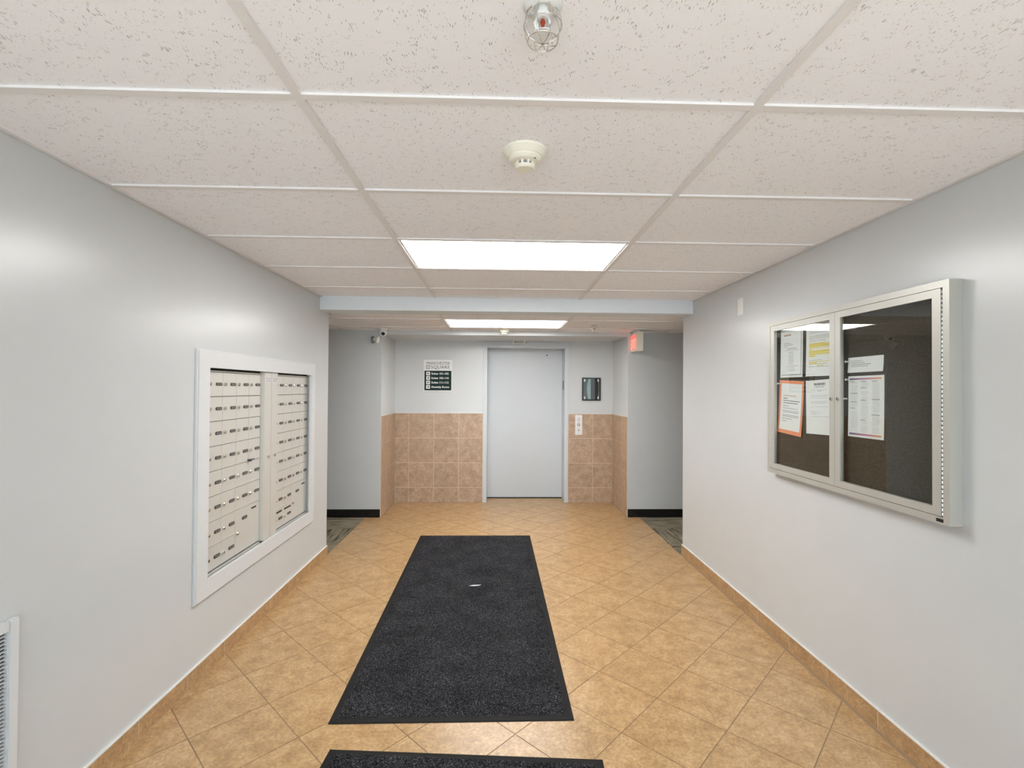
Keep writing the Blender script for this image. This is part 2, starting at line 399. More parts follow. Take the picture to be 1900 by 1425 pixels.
# ------------------------------------------------------------ ceilings
TX0, TX1 = -.5266, .6926
ceiling = struct('ceiling', boxes((XL, XR, YF, YB, ZC+.012, ZC+.06)), M_CEIL)
rows = [1.287+.6096*k for k in range(-5, 5)]
edges = [YF]+[r for r in rows if r > YF]+[YB]
cols = [XL, TX0, TX1, XR]
LIGHT_ROW = 1.287+.6096*2
tile_share = {}
for a, b in zip(edges, edges[1:]):
    for k in range(3):
        if k == 1 and abs(a-LIGHT_ROW) < .01: continue
        w_, d_ = cols[k+1]-cols[k], b-a; key = (round(w_, 3), round(d_, 3))
        c = ((cols[k]+cols[k+1])/2, (a+b)/2, 0)
        if key in tile_share: linked('ceiling_tile', tile_share[key], ceiling, c)
        else:
            o = obj('ceiling_tile', boxes((-w_/2+.003, w_/2-.003, -d_/2+.003, d_/2-.003, ZC, ZC+.012)), M_CEIL, ceiling); o.location = c; tile_share[key] = o.data
T2 = .012; TD = .008
for x in (TX0, TX1): obj('main_tee', boxes((x-T2, x+T2, YF, YB, ZC-TD, ZC-.0003)), M_TEE, ceiling)
for y in edges[1:-1]:
    for k in range(3): obj('cross_tee', boxes((cols[k]+(T2 if k else 0), cols[k+1]-(T2 if k < 2 else 0), y-T2, y+T2, ZC-TD+.0008, ZC-.0003)), M_TEE, ceiling)
obj('wall_angle', boxes((XL+.002, XL+.022, YF, YB, ZC-TD, ZC-.0003)), M_TEE, ceiling)
obj('wall_angle', boxes((XR-.022, XR-.002, YF, YB, ZC-TD, ZC-.0003)), M_TEE, ceiling)
# corridor ceiling
ceiling2 = struct('ceiling_corridor', boxes((-5.5, 5.5, YO, YC, ZK+.012, ZK+.06)), M_CEIL)
KY = [YO, 4.69, 4.69+.6096, YC]
KX = [TX0-1.2192*k for k in range(4, 0, -1)]+[TX0, TX1]+[TX1+1.2192*k for k in range(1, 5)]
KX = [x for x in KX if -5.5 < x < 5.5]; KX = [-5.5]+KX+[5.5]
for x0, x1 in zip(KX, KX[1:]):
    for y0, y1 in zip(KY, KY[1:]):
        if abs(x0-TX0) < .01 and abs(y0-4.69) < .01: continue
        if x0 < -3.1 or x1 > 3.3:
            key = 'x'
        o = obj('ceiling_tile', boxes((x0+.003, x1-.003, y0+.003, y1-.003, ZK, ZK+.012)), M_CEIL, ceiling2)
for x in KX[1:-1]: obj('main_tee', boxes((x-T2, x+T2, YO, YC, ZK-TD, ZK-.0003)), M_TEE, ceiling2)
for y in KY[1:3]:
    for x0, x1 in zip(KX, KX[1:]): obj('cross_tee', boxes((x0+T2, x1-T2, y-T2, y+T2, ZK-TD+.0008, ZK-.0003)), M_TEE, ceiling2)
obj('wall_angle', boxes((-5.5, 5.5, YC-.022, YC, ZK-TD, ZK-.0003)), M_TEE, ceiling2)
obj('wall_angle', boxes((-5.5, 5.5, YO, YO+.022, ZK-TD, ZK-.0003)), M_TEE, ceiling2)

def ceiling_light(y0, z, label):
    t = thing('ceiling_light', label, 'light', ((TX0+TX1)/2, y0+.3048, z))
    x0, x1, y1 = TX0+.0125, TX1-.0125, y0+.6096-.0125; y0 += .0125; f = .012
    obj('frame', boxes((x0, x0+f, y0, y1, z-.004, z+.01), (x1-f, x1, y0, y1, z-.004, z+.01), (x0+f, x1-f, y0, y0+f, z-.004, z+.01), (x0+f, x1-f, y1-f, y1, z-.004, z+.01)), M_GALV, t)
    obj('diffuser', boxes((x0+f, x1-f, y0+f, y1-f, z-.001, z+.006)), M_PANEL, t)
    return t
ceiling_light(LIGHT_ROW, ZC, 'large lit rectangular ceiling panel in front of the pale beam')
ceiling_light(4.69, ZK, 'lit rectangular ceiling panel beyond the beam, before the lift alcove')

# ------------------------------------------------------------ lift door
door = struct('door_1', boxes((EX0-.02, EX1+.02, YA+.26, YA+.30, .012, EZ1+.06)), M_DOOR)
door['label'] = 'plain pale grey single panel lift door'
obj('sill', boxes((EX0-.02, EX1+.02, YA+.24, YA+.30, -.004, .012)), M_DARK, door)
fr = struct('trim_door_frame', boxes((EX0-.05, EX0, YA-.012, YA+.30, 0, EZ1+.075), (EX1, EX1+.05, YA-.012, YA+.30, 0, EZ1+.075), (EX0, EX1, YA-.012, YA+.30, EZ1, EZ1+.075)), M_DOOR, bevel=.0015)
obj('edge_pull', boxes((EX1-.006, EX1, YA+.10, YA+.125, 1.46, 1.58)), M_BLACK, fr)
bm = bmesh.new(); lathe(bm, [(.009, 0), (.009, .004)], (EX0+.80, YA+.26, 1.925), (0, -1, 0), 12); obj('key_hole', bm, M_BLACK, door)

# ------------------------------------------------------------ door sensor over the lift frame
t = thing('sprinkler_head', 'small silver sidewall fitting under the alcove soffit above the lift door', 'sprinkler', (.27, YA-.05, ZA))
bm = bmesh.new(); tube(bm, [(.20, YA-.09, ZA-.022), (.37, YA-.09, ZA-.022)], .006, 10); obj('bar', bm, M_CHROME, t)
for x in (.20, .345):
    bm = bmesh.new(); lathe(bm, [(.013, 0), (.013, -.02), (.010, -.036), (0, -.040)], (x, YA-.09, ZA), (0, 0, 1), 14); smooth_by_angle(obj('knob', bm, M_WHITE, t))

# ------------------------------------------------------------ mailboxes
FX = XL+.018; PX = XL; DX = XL-.025
sur = thing('mailbox_surround', 'white painted casing framing the recessed mailboxes in the wall', 'frame', (XL, 3.2, .39))
OY0, OY1, OZ0, OZ1, IY0, IY1, IZ0, IZ1 = 2.44, 3.985, .39, 1.655, 2.54, 3.908, .484, 1.565
for nm, b in (('top_board', (XL+.0005, FX, OY0, OY1, IZ1, OZ1)), ('bottom_board', (XL+.0005, FX, OY0, OY1, OZ0, IZ0)), ('side_board', (XL+.0005, FX, OY0, IY0, IZ0, IZ1)), ('side_board', (XL+.0005, FX, IY1, OY1, IZ0, IZ1))):
    bm = boxes(b)
    es = [e for e in bm.edges if all(v.co.x > FX-1e-5 for v in e.verts) and (all(abs(v.co.z-OZ1) < 1e-5 for v in e.verts) or all(abs(v.co.z-OZ0) < 1e-5 for v in e.verts) or all(abs(v.co.y-OY0) < 1e-5 for v in e.verts) or all(abs(v.co.y-OY1) < 1e-5 for v in e.verts))]
    bmesh.ops.bevel(bm, geom=es, offset=.007, segments=3, affect='EDGES')
    obj(nm, bm, M_TRIM, sur)
for y in (IY0+.0105, IY1+.0325): obj('lining', boxes((XL-.06, XL-.0005, y, y+.004, HZ0+.004, HZ1-.004)), M_TRIM, sur)
# shared door furniture
bm = bmesh.new(); lathe(bm, [(.010, 0), (.010, .008), (.0075, .011), (0, .0115)], (0, 0, 0), (1, 0, 0), 12); lock_me = obj('lock', bm, M_CHROME); 
bm = bmesh.new(); bx(bm, 0, .0035, -.028, .028, -.0085, .0085)
bmesh.ops.bevel(bm, geom=[e for e in bm.edges if abs(e.verts[0].co.x-e.verts[1].co.x) > .001], offset=.004, segments=2, affect='EDGES'); hold = obj('name_holder', bm, M_NAMEP)
card = obj('name_card', boxes((.003, .0042, -.021, -.002, -.0045, .0045), (.003, .0042, .003, .020, -.0045, .0045)), M_NAMEG)
PITCH_Y = .143; ZT = 1.546; RP = .1325
proto = {}
def child_of(o, me, name, loc):
    c = bpy.data.objects.new(name, me); COL.objects.link(c); c.parent = o; c.location = loc; return c
def mail_unit(y0, flat0, flat1, label, slots):
    t = thing('mailbox_unit', label, 'mailboxes', (DX, y0, ZT-8*RP), 'mailbox units in the wall')
    y1 = y0+4*PITCH_Y
    obj('cabinet', boxes((XL-.10, DX-.006, y0-.003, y1+.003, ZT-8*RP-.008, HZ1-.002)), M_DARK, t)
    obj('top_rail', boxes((DX-.006, DX+.004, y0, y1, ZT+.001, ZT+.008)), M_ALU, t)
    obj('bottom_rail', boxes((DX-.006, DX+.006, y0, y1, ZT-8*RP-.010, ZT-8*RP-.002)), M_ALU, t)
    obj('shelf_lip', boxes(*[(DX-.006, DX+.004, y0, y1 if k < 7 else y0+2*PITCH_Y, ZT-k*RP+.0022, ZT-k*RP+.0062) for k in range(1, 8)]), M_ALU, t)
    pn = obj('lock_panel', boxes((DX-.02, PX+.002, flat0, flat1, IZ0+.001, IZ1-.001)), M_ALU, t, bevel=.003)
    k = child_of(t, lock_me.data, 'lock', (PX+.002-DX, (flat0+flat1)/2-y0, 1.018-(ZT-8*RP)))
    for zz, hh in ((1.515, .030),):
        obj('instruction_plate', boxes((PX+.002, PX+.003, (flat0+flat1)/2-.032, (flat0+flat1)/2+.032, zz-hh/2, zz+hh/2)), M_SIGNW, t)
        obj('plate_print', boxes(*[(PX+.003, PX+.0034, (flat0+flat1)/2+a, (flat0+flat1)/2+b, zz+c, zz+d) for a, b, c, d in ((-.028, -.008, .004, .012), (.006, .028, .004, .012), (-.028, .028, -.003, 0), (-.028, -.012, -.012, -.006), (-.006, .010, -.012, -.006), (.016, .028, -.012, -.006))]), M_INK, t)
    def one(c, r, cw=1, rh=1):
        w_, h_ = PITCH_Y*cw-.0022, RP*rh-.0075
        key = (cw, rh)
        ya, zt = y0+c*PITCH_Y+.0007, ZT-r*RP-.0013
        if key not in proto:
            bm = boxes((-.005, 0, 0, w_, -h_, 0)); d = obj('mailbox_door', bm, M_ALU, None, bevel=.0008, seg=1); proto[key] = d.data; COL.objects.unlink(d); bpy.data.objects.remove(d)
        d = child_of(t, proto[key], 'mailbox_door', (0, ya-y0, zt-(ZT-8*RP)))
        lz = -.0635 if cw == 1 else -RP-.003
        child_of(d, lock_me.data, 'lock', (0, .017, lz))
        child_of(d, hold.data, 'name_holder', (0, .104, -.0635))
        child_of(d, card.data, 'name_card', (0, .104, -.0635))
        return d
    for r in range(8):
        for c in range(4):
            if r >= 6 and c >= 2: continue
            one(c, r)
    d = one(2, 6, 2, 2)
    sl = obj('mail_slot', boxes((0, .0008, -.03, .03, -.005, .005)), M_BLACK); sl.parent = d; sl.location = (0, .215, -.030)
    for (c, r) in slots:
        for ch in t.children:
            if ch.name.startswith('mailbox_door') and abs(ch.location.y-(c*PITCH_Y+.0007)) < .01 and abs(ch.location.z-(8*RP-r*RP-.0015)) < .01:
                sl = obj('mail_slot', boxes((0, .0008, -.055, .055, -.006, .006)), M_BLACK); sl.parent = ch; sl.location = (0, .075, -.016)
    return t
ua = mail_unit(2.589, 3.163, 3.252, 'silver mailbox unit nearer the louvred grille, parcel door low in its corner', [])
obj('jammed_key', boxes((DX, DX+.018, 3.005, 3.028, 1.016, 1.028), (DX+.004, DX+.010, 3.03, 3.075, 1.022, 1.026)), M_INKB, ua)
ub = mail_unit(3.361, 3.254, 3.346, 'silver mailbox unit nearer the corridor with long black slots in its lowest row', [(0, 7), (1, 7)])
for o in (lock_me, hold, card): bpy.data.objects.remove(o)

# ------------------------------------------------------------ return air grille
t = thing('air_grille', 'white louvred air grille low on the wall', 'grille', (XL, 1.38, .12))
gy0, gy1, gz0, gz1 = 1.15, 1.557, .10, .755
gf = boxes((XL, XL+.020, gy0, gy0+.032, gz0, gz1), (XL, XL+.020, gy1-.032, gy1, gz0, gz1), (XL, XL+.020, gy0+.032, gy1-.032, gz0, gz0+.032), (XL, XL+.020, gy0+.032, gy1-.032, gz1-.032, gz1))
obj('frame', gf, M_TRIM, t, bevel=.003)
obj('backing', boxes((XL, XL+.002, gy0+.03, gy1-.03, gz0+.03, gz1-.03)), M_INKB, t)
bm = bmesh.new(); z = gz0+.036
while z < gz1-.036:
    v = [bm.verts.new(p) for p in ((XL+.013, gy0+.03, z), (XL+.013, gy1-.03, z), (XL+.002, gy1-.03, z), (XL+.002, gy0+.03, z), (XL+.013, gy0+.03, z+.002), (XL+.013, gy1-.03, z+.002), (XL+.002, gy1-.03, z+.002), (XL+.002, gy0+.03, z+.002))]
    for f in ((3, 2, 1, 0), (4, 5, 6, 7), (0, 1, 5, 4), (1, 2, 6, 5), (2, 3, 7, 6), (3, 0, 4, 7)): bm.faces.new([v[i] for i in f])
    z += .0115
lv = obj('louvres', bm, M_TRIM, t); lv['kind'] = 'stuff'

# ------------------------------------------------------------ bulletin board cabinet
BXF = 1.617; BY0, BY1, BZ0, BZ1 = 1.697, 2.872, .984, 1.872
t = thing('bulletin_cabinet', 'silver framed two door glass notice board cabinet on the wall', 'notice board', (XR, 2.285, BZ0))
FW = .026
obj('case', boxes((BXF, XR-.0005, BY0, BY0+FW, BZ0, BZ1), (BXF, XR-.0005, BY1-FW, BY1, BZ0, BZ1), (BXF, XR-.0005, BY0+FW, BY1-FW, BZ0, BZ0+FW), (BXF, XR-.0005, BY0+FW, BY1-FW, BZ1-FW, BZ1)), M_ALU2, t)
obj('pinboard', boxes((XR-.016, XR-.002, BY0+FW, BY1-FW, BZ0+FW, BZ1-FW)), M_BOARD, t)
BM = 2.2905
for y0, y1, hinge in ((BM+.0008, BY1-FW-.001, 1), (BY0+FW+.001, BM-.0008, 0)):
    sw = .036; z0, z1 = BZ0+FW+.0022, BZ1-FW-.0022
    ho = .006
    ya, yb = (y0, y1-ho) if hinge else (y0+ho, y1)
    d = obj('door', boxes((BXF-.001, BXF+.017, ya, ya+sw, z0, z1), (BXF-.001, BXF+.017, yb-sw, yb, z0, z1), (BXF-.001, BXF+.017, ya+sw, yb-sw, z0, z0+sw-.006), (BXF-.001, BXF+.017, ya+sw, yb-sw, z1-sw+.006, z1)), M_ALU2, t)
    obj('pane', boxes((BXF+.006, BXF+.009, ya+sw-.004, yb-sw+.004, z0+sw-.010, z1-sw+.010)), M_GLASS, d)
    yl = y0+.022 if hinge else y1-.022
    bm = bmesh.new(); lathe(bm, [(.010, 0), (.010, .004), (.0075, .006), (0, .0062)], (BXF-.001, yl, 1.428), (-1, 0, 0), 16); obj('lock', bm, M_CHROME, d)
    obj('key_slot', boxes((BXF-.0078, BXF-.0070, yl-.0015, yl+.0015, 1.423, 1.433)), M_BLACK, d)
    bm = bmesh.new(); yh = y1-.003 if hinge else y0+.003; z = z0+.004
    while z < z1-.01:
        lathe(bm, [(.0030, 0), (.0030, .0105)], (BXF+.001, yh, z), (0, 0, 1), 8); z += .0165
    obj('piano_hinge', bm, M_CHROME, t)
    obj('hinge_gap', boxes((BXF+.006, BXF+.010, min(yh-.004, yh+.004), max(yh-.004, yh+.004), z0, z1)), M_DARK, t)
obj('maker_tag', boxes((BXF-.0012, BXF, 1.722, 1.750, .991, 1.003)), M_BLACK, t)
PB = XR-.016
def sheet(name, m, c, w, h, tilt=0, lean=0, x=PB-.0006, curl=.003):
    """paper hanging on the pinboard: c = (y, z) of its centre"""
    bm = bmesh.new(); N = 8; g = []
    for i in range(N+1):
        row = []
        for j in range(3):
            a, b = (j/2-.5)*w, (.5-i/N)*h
            yy = c[0]+a*math.cos(tilt)-b*math.sin(tilt); zz = c[1]+b*math.cos(tilt)+a*math.sin(tilt)
            row.append(Vector((x-curl*(i/N)**2-lean*(i/N), yy, zz)))
        g.append(row)
    lay = [[[bm.verts.new(p-Vector((k*.0005, 0, 0))) for p in r] for r in g] for k in (0, 1)]
    for k in (0, 1):
        for i in range(N):
            for j in range(2): bm.faces.new((lay[k][i][j], lay[k][i][j+1], lay[k][i+1][j+1], lay[k][i+1][j]))
    per = [(i, 0) for i in range(N+1)]+[(N, 1), (N, 2)]+[(i, 2) for i in range(N-1, -1, -1)]+[(0, 1)]
    for a, b in zip(per, per[1:]+per[:1]): bm.faces.new((lay[0][a[0]][a[1]], lay[0][b[0]][b[1]], lay[1][b[0]][b[1]], lay[1][a[0]][a[1]]))
    o = obj(name, bm, m)
    def place(a, b):         # a: fraction to the reader's right, b: fraction down
        aa, bb = (.5-a)*w, (.5-b)*h
        return Vector((x-curl*b*b-lean*b-.0005, c[0]+aa*math.cos(tilt)-bb*math.sin(tilt), c[1]+bb*math.cos(tilt)+aa*math.sin(tilt)))
    return o, place
def printing(parent, place, name, m, rects, off=.0004):
    bm = bmesh.new()
    for a0, b0, a1, b1 in rects:
        P = [place(a0, b0), place(a1, b0), place(a1, b1), place(a0, b1)]
        vs = [bm.verts.new(p-Vector((off, 0, 0))) for p in P]; bm.faces.new(vs)
    return obj(name, bm, m, parent)
def words(a0, a1, b, h, ws=.045):
    out = []; x = a0
    while x < a1-.01:
        e = min(a1, x+random.uniform(.5, 1.5)*ws); out.append((x, b, e, b+h)); x = e+.012
    return out
def pin(p, parent=None, label=None, lie=False):
    bm = bmesh.new(); ax = (-1, 0, 0) if not lie else (-.3, .9, .1)
    lathe(bm, [(.0012, 0), (.0012, .004), (.0045, .0045), (.0045, .006), (.0028, .007), (.0028, .014), (.005, .016), (.005, .019), (0, .019)], p, ax, 10)
    o = smooth_by_angle(obj('push_pin', bm, M_WHITE)); return tag(o, label, 'pin', 'white push pins in the notice cabinet')
L8, L11 = .2159, .2794
# sheets, in the reader's order from the far door
p, pl = sheet('notice_sheet', M_PAPER, (2.688, 1.681), .205, .28); tag(p, 'white notice in a thin dark outline with a short centred list', 'paper')
printing(p, pl, 'border', M_INKB, [(.93, .03, .945, .955), (.06, .945, .945, .955)])
printing(p, pl, 'print', M_INK, sum([words(.15, e, b, .009) for e, b in ((.42, .30), (.55, .325), (.58, .35), (.34, .38))], [])+[(.3, .415, .72, .427)]+words(.22, .82, .45, .009)+[((.5-k*.02 if i % 2 else .36), .49+.034*i, .6, .499+.034*i) for i, k in enumerate((5, 6, 7, 6, 7, 6, 7, 6))]+words(.25, .78, .77, .008)+words(.35, .65, .80, .008)+words(.35, .68, .835, .008)+words(.36, .66, .865, .008))
printing(p, pl, 'heading', M_INKO, words(.15, .5, .13, .03, .06))
p, pl = sheet('notice_sheet', M_PAPER, (2.449, 1.682), L8, L11, .004); tag(p, 'white notice with rows of text marked in yellow highlighter', 'paper')
printing(p, pl, 'print', M_INK, sum([words(.12, e, b, .008) for e, b in ((.9, .14), (.9, .165), (.86, .19), (.9, .25), (.88, .275), (.9, .30), (.7, .34), (.6, .70), (.8, .77), (.85, .82))], []))
hl = [(.12, .385, .72, .40), (.12, .405, .9, .425), (.12, .43, .85, .455), (.12, .47, .9, .482), (.12, .49, .22, .505), (.12, .52, .9, .535), (.12, .54, .88, .565), (.12, .575, .87, .60), (.12, .61, .35, .635), (.12, .725, .85, .737), (.12, .742, .42, .765), (.42, .795, .66, .81)]
printing(p, pl, 'highlighter', M_HILITE, hl)
p, pl = sheet('orange_backing_sheet', M_ORANGE, (2.696, 1.372), .226, .302, .05, curl=.008); tag(p, 'coral orange sheet pinned behind a white letter', 'paper')
p, pl = sheet('notice_sheet', M_PAPER, (2.692, 1.374), .190, .262, .05, x=PB-.0016, curl=.008); tag(p, 'white letter on a coral orange backing sheet', 'paper')
printing(p, pl, 'print', M_INK, sum([words(.13, e, b, .014) for e, b in ((.42, .475), (.85, .525), (.9, .58), (.88, .61), (.9, .67), (.92, .70), (.6, .75), (.36, .80))], []))
printing(p, pl, 'bold_print', M_INKB, words(.13, .35, .31, .018)+words(.13, .92, .36, .017)+words(.13, .84, .41, .017))
printing(p, pl, 'heading', M_INKO, words(.13, .75, .25, .02))
p, pl = sheet('notice_sheet', M_PAPER, (2.449, 1.383), L8, L11, -.035); tag(p, 'white letter with a grey logo heading and short paragraphs', 'paper')
printing(p, pl, 'print', M_INKL, sum([words(.18, e, b, .008) for e, b in ((.8, .18), (.85, .28), (.8, .30), (.8, .33), (.8, .39), (.8, .41), (.7, .43), (.8, .49), (.25, .515), (.55, .57), (.4, .59), (.62, .61), (.4, .63), (.85, .67))], []))
printing(p, pl, 'heading', M_INK, words(.32, .72, .055, .045, .09)+words(.36, .68, .12, .015)+words(.46, .60, .20, .010))
p, pl = sheet('notice_strip', M_PAPER, (2.1395, 1.587), .211, .070, -.005, curl=.004); tag(p, 'short white paper strip with a few typed lines', 'paper')
printing(p, pl, 'print', M_INK, words(.10, .42, .22, .035)+words(.10, .48, .34, .045)+words(.10, .66, .46, .05)+words(.10, .60, .58, .045))
p, pl = sheet('newsletter_sheet', M_PAPER, (2.137, 1.396), .213, L11, -.008, curl=.004); tag(p, 'white three column page with purple to orange bars', 'paper')
cl = []
for c0, c1 in ((.07, .30), (.36, .60), (.67, .90)):
    b = .10
    while b < .91:
        if random.random() < .9: cl += words(c0+(.03 if random.random() < .8 else 0), c1-random.uniform(0, .04), b, .005, .03)
        b += .0135
printing(p, pl, 'print', M_INKL, cl)
hd = [(.07, .085), (.07, .28), (.07, .42), (.07, .52), (.36, .085), (.36, .19), (.36, .39), (.36, .71), (.67, .085), (.67, .375), (.67, .62)]
printing(p, pl, 'column_headings', M_INK, [(a, b, a+random.uniform(.12, .22), b+.010) for a, b in hd], .0006)
bm = bmesh.new()
printing(p, pl, 'colour_bar', M_GRAD, [(.05, .035, .94, .062)], .0008); printing(p, pl, 'colour_bar', M_GRAD, [(.05, .935, .94, .965)], .0008)
for lab, yy, zz in (('white push pin at the edge of the short typed strip', 2.238, 1.604), ('white push pin at the upper corner of the three column page', 2.236, 1.520), ('white push pin beside the lower door lock edge', 2.248, 1.430), ('white push pin holding the coral orange sheet', 2.793, 1.507)):
    pin((PB-.002, yy, zz), None, lab)
for k, (yy, zz) in enumerate(((2.21, BZ0+FW+.006), (2.20, BZ0+FW+.006), (2.186, BZ0+FW+.0055))):
    pin((PB-.008-.004*k, yy, zz), None, 'loose white push pin lying on the floor of the notice cabinet', True)
o = obj('paper_scrap', boxes((PB-.006, PB-.0052, 1.995, 2.055, BZ0+FW+.0005, BZ0+FW+.022)), mat('hazy_plastic', (.16, .16, .17), .3), None); tag(o, 'small hazy scrap standing at the foot of the pinboard', 'scrap')

# ------------------------------------------------------------ wall plate near the ceiling
t = thing('wall_sensor', 'small white wall plate high beside the notice cabinet', 'wall plate', (XR, 3.294, 2.04))
obj('plate', boxes((XR-.006, XR, 3.258, 3.330, 1.982, 2.098)), M_WHITE, t, bevel=.002)
obj('insert', boxes((XR-.009, XR-.006, 3.276, 3.312, 2.005, 2.075)), M_WHITE, t)
for z in (1.992, 2.088):
    bm = bmesh.new(); lathe(bm, [(.003, 0), (.003, .001)], (XR-.006, 3.294, z), (-1, 0, 0), 8); obj('screw', bm, M_CHROME, t)

# ------------------------------------------------------------ directory sign
sx0, sx1, sz0, szm, sz1 = -.940, -.588, 1.440, 1.695, 1.836; SY = YA-.006
t = thing('directory_sign', 'white and dark green suite directory sign on the wall', 'sign', ((sx0+sx1)/2, YA, sz0))
obj('panel', boxes((sx0-.008, sx1+.004, SY, YA, sz0-.008, sz1)), M_SIGNW, t)
obj('green_panel', boxes((sx0+.002, sx1-.004, SY-.002, SY, sz0+.002, szm)), M_GREEN, t)
def stext(s, size, m, x, z, width, bold=0, y=SY): return text_mesh('lettering', s, size, m, t, (x, y-.0008, z), (1, 0, 0), (0, 0, 1), width, 'LEFT', bold)
stext('MANCHESTER', .052, M_SIGNT, -.915, 1.775, .302)
stext('SQUARE', .060, M_SIGNT, -.857, 1.722, .240)
bm = bmesh.new(); tube(bm, [(-.79, SY-.001, 1.722), (-.775, SY-.001, 1.714), (-.755, SY-.001, 1.710)], .002, 6); obj('lettering_tail', bm, M_SIGNT, t)
lx, lz = -.916, 1.718
bl = []
for i in range(5):
    for j in range(5):
        if (i, j) == (2, 2) or i in (0, 4) or j in (0, 4):
            bl.append((lx+i*.0095, lx+i*.0095+.0082, SY-.0012, SY, lz+j*.0095, lz+j*.0095+.0082))
obj('square_emblem', boxes(*bl), M_SIGNT, t)
for k, (s, dr, wd) in enumerate((('Suites 101-102', 1, .222), ('Suites 103-110', -1, .222), ('Suites 111-112', 1, .222), ('Amenity Room', -1, .232))):
    zc = 1.658-k*.0572
    sq = obj('arrow_plate', boxes((-.915, -.866, SY-.0032, SY-.002, zc-.0235, zc+.0235)), M_SIGNW, t)
    bm = bmesh.new(); prism(bm, [(dr*.013, 0), (-dr*.009, .014), (-dr*.009, -.014)][::dr], 0, .0008)
    for v in bm.verts: v.co = Vector((-.8905+v.co.x, SY-.0032-v.co.z, zc+v.co.y))
    obj('arrow', bm, M_BLACK, t)
    stext(s, .036, M_SIGNW, -.850, zc-.012, wd, .0009, SY-.002)

# ------------------------------------------------------------ framed certificate right of the lift
t = thing('certificate_frame', 'small black framed glossy certificate holder beside the lift door', 'frame', (1.2235, YA, 1.322))
fx0, fx1, fz0, fz1 = 1.103, 1.345, 1.322, 1.620; f = .014
obj('frame', boxes((fx0, fx0+f, YA-.016, YA, fz0, fz1), (fx1-f, fx1, YA-.016, YA, fz0, fz1), (fx0+f, fx1-f, YA-.016, YA, fz0, fz0+f), (fx0+f, fx1-f, YA-.016, YA, fz1-f, fz1)), M_BLACK, t)
obj('backing', boxes((fx0+f, fx1-f, YA-.004, YA, fz0+f, fz1-f)), mat('charcoal_backing', (.006, .007, .007), .8), t)
def curvy(name, fl, fr_, m, y):
    bm = bmesh.new(); N = 14; a, b = [], []
    for i in range(N+1):
        z = fz0+f+.004+(fz1-fz0-2*f-.008)*i/N; s_ = math.sin(math.pi*i/N)
        a.append((fl(s_), z)); b.append((fr_(s_), z))
    A = [[bm.verts.new((x, y-k*.001, z)) for x, z in a] for k in (0, 1)]; B_ = [[bm.verts.new((x, y-k*.001, z)) for x, z in b] for k in (0, 1)]
    for i in range(N):
        for k in (0, 1): bm.faces.new((A[k][i], B_[k][i], B_[k][i+1], A[k][i+1]))
        bm.faces.new((A[0][i], A[1][i], A[1][i+1], A[0][i+1])); bm.faces.new((B_[0][i], B_[1][i], B_[1][i+1], B_[0][i+1]))
    bm.faces.new((A[0][0], B_[0][0], B_[1][0], A[1][0])); bm.faces.new((A[0][N], B_[0][N], B_[1][N], A[1][N]))
    return obj(name, bm, m, t)
curvy('grey_insert', lambda s: fx0+f, lambda s: 1.190-.012*s, mat('smoky_green_insert', (.028, .038, .035), .6), YA-.0045)
curvy('pale_insert', lambda s: 1.186-.020*s, lambda s: 1.216, mat('pale_teal_insert', (.28, .38, .37), .5), YA-.006)
curvy('edge_insert', lambda s: 1.306+.012*s, lambda s: 1.326, mat('grey_insert', (.30, .30, .28), .4), YA-.0045)
obj('pane', boxes((fx0+f-.003, fx1-f+.003, YA-.012, YA-.010, fz0+f-.003, fz1-f+.003)), M_GLASS, t)
for x in (fx0+.032, fx1-.034):
    for z in (fz0+.036, fz1-.036): obj('clip', boxes((x-.008, x+.008, YA-.018, YA-.012, z-.015, z+.015)), M_WHITE, t)

# ------------------------------------------------------------ lift call plate
t = thing('call_button_plate', 'white lift call plate with a ringed button on the wall tiles', 'button plate', (1.06, YA, .876)); y = YA-.009
obj('plate', boxes((1.014, 1.106, y-.005, y, .876, 1.135)), M_SIGNW, t, bevel=.001)
obj('print', boxes(*[(1.060-w_/2, 1.060+w_/2, y-.0056, y-.005, z, z+.005) for z, w_ in ((1.105, .012), (1.090, .04), (1.080, .044), (1.070, .04), (1.060, .044), (1.050, .03))], (1.05, 1.07, y-.0056, y-.005, .950, .954), (1.052, 1.068, y-.0056, y-.005, .894, .902)), M_INKL, t)
bm = bmesh.new(); lathe(bm, [(.017, 0), (.017, .004), (.011, .004), (.011, .002)], (1.060, y-.005, 1.010), (0, -1, 0), 20); obj('button_ring', bm, M_MAROON, t)
bm = bmesh.new(); lathe(bm, [(.0105, 0), (.0105, .005), (0, .006)], (1.060, y-.005, 1.010), (0, -1, 0), 20); obj('button', bm, M_WHITE, t)
bm = bmesh.new(); lathe(bm, [(.010, 0), (.010, .002), (.006, .002), (.006, .001)], (1.060, y-.005, .935), (0, -1, 0), 16); obj('key_switch', bm, M_INK, t)

# ------------------------------------------------------------ exit sign
t = thing('exit_sign', 'lit red exit sign with ivory end cap at the corridor wall', 'exit sign', (1.57, YC, 1.90))
ex0, ex1, ey0, ey1, ez0, ez1 = 1.535, 1.612, 5.34, YC-.002, 1.897, 2.112
obj('housing', boxes((ex0, ex1, ey0, ey1, ez0, ez1)), M_IVORY, t, bevel=.003)
obj('face', boxes((ex0-.002, ex0, ey0+.018, ey1-.018, ez0+.018, ez1-.030)), M_EXITF, t)
text_mesh('lettering', 'EXIT', .155, M_EXITL, t, (ex0-.0028, ey1-.028, ez0+.032), (0, -1, 0), (0, 0, 1), .195, 'LEFT', .002)
obj('canopy', boxes((ex0+.02, ex1-.02, ey0+.06, ey1-.06, ez1, ZK-.001)), M_IVORY, t)

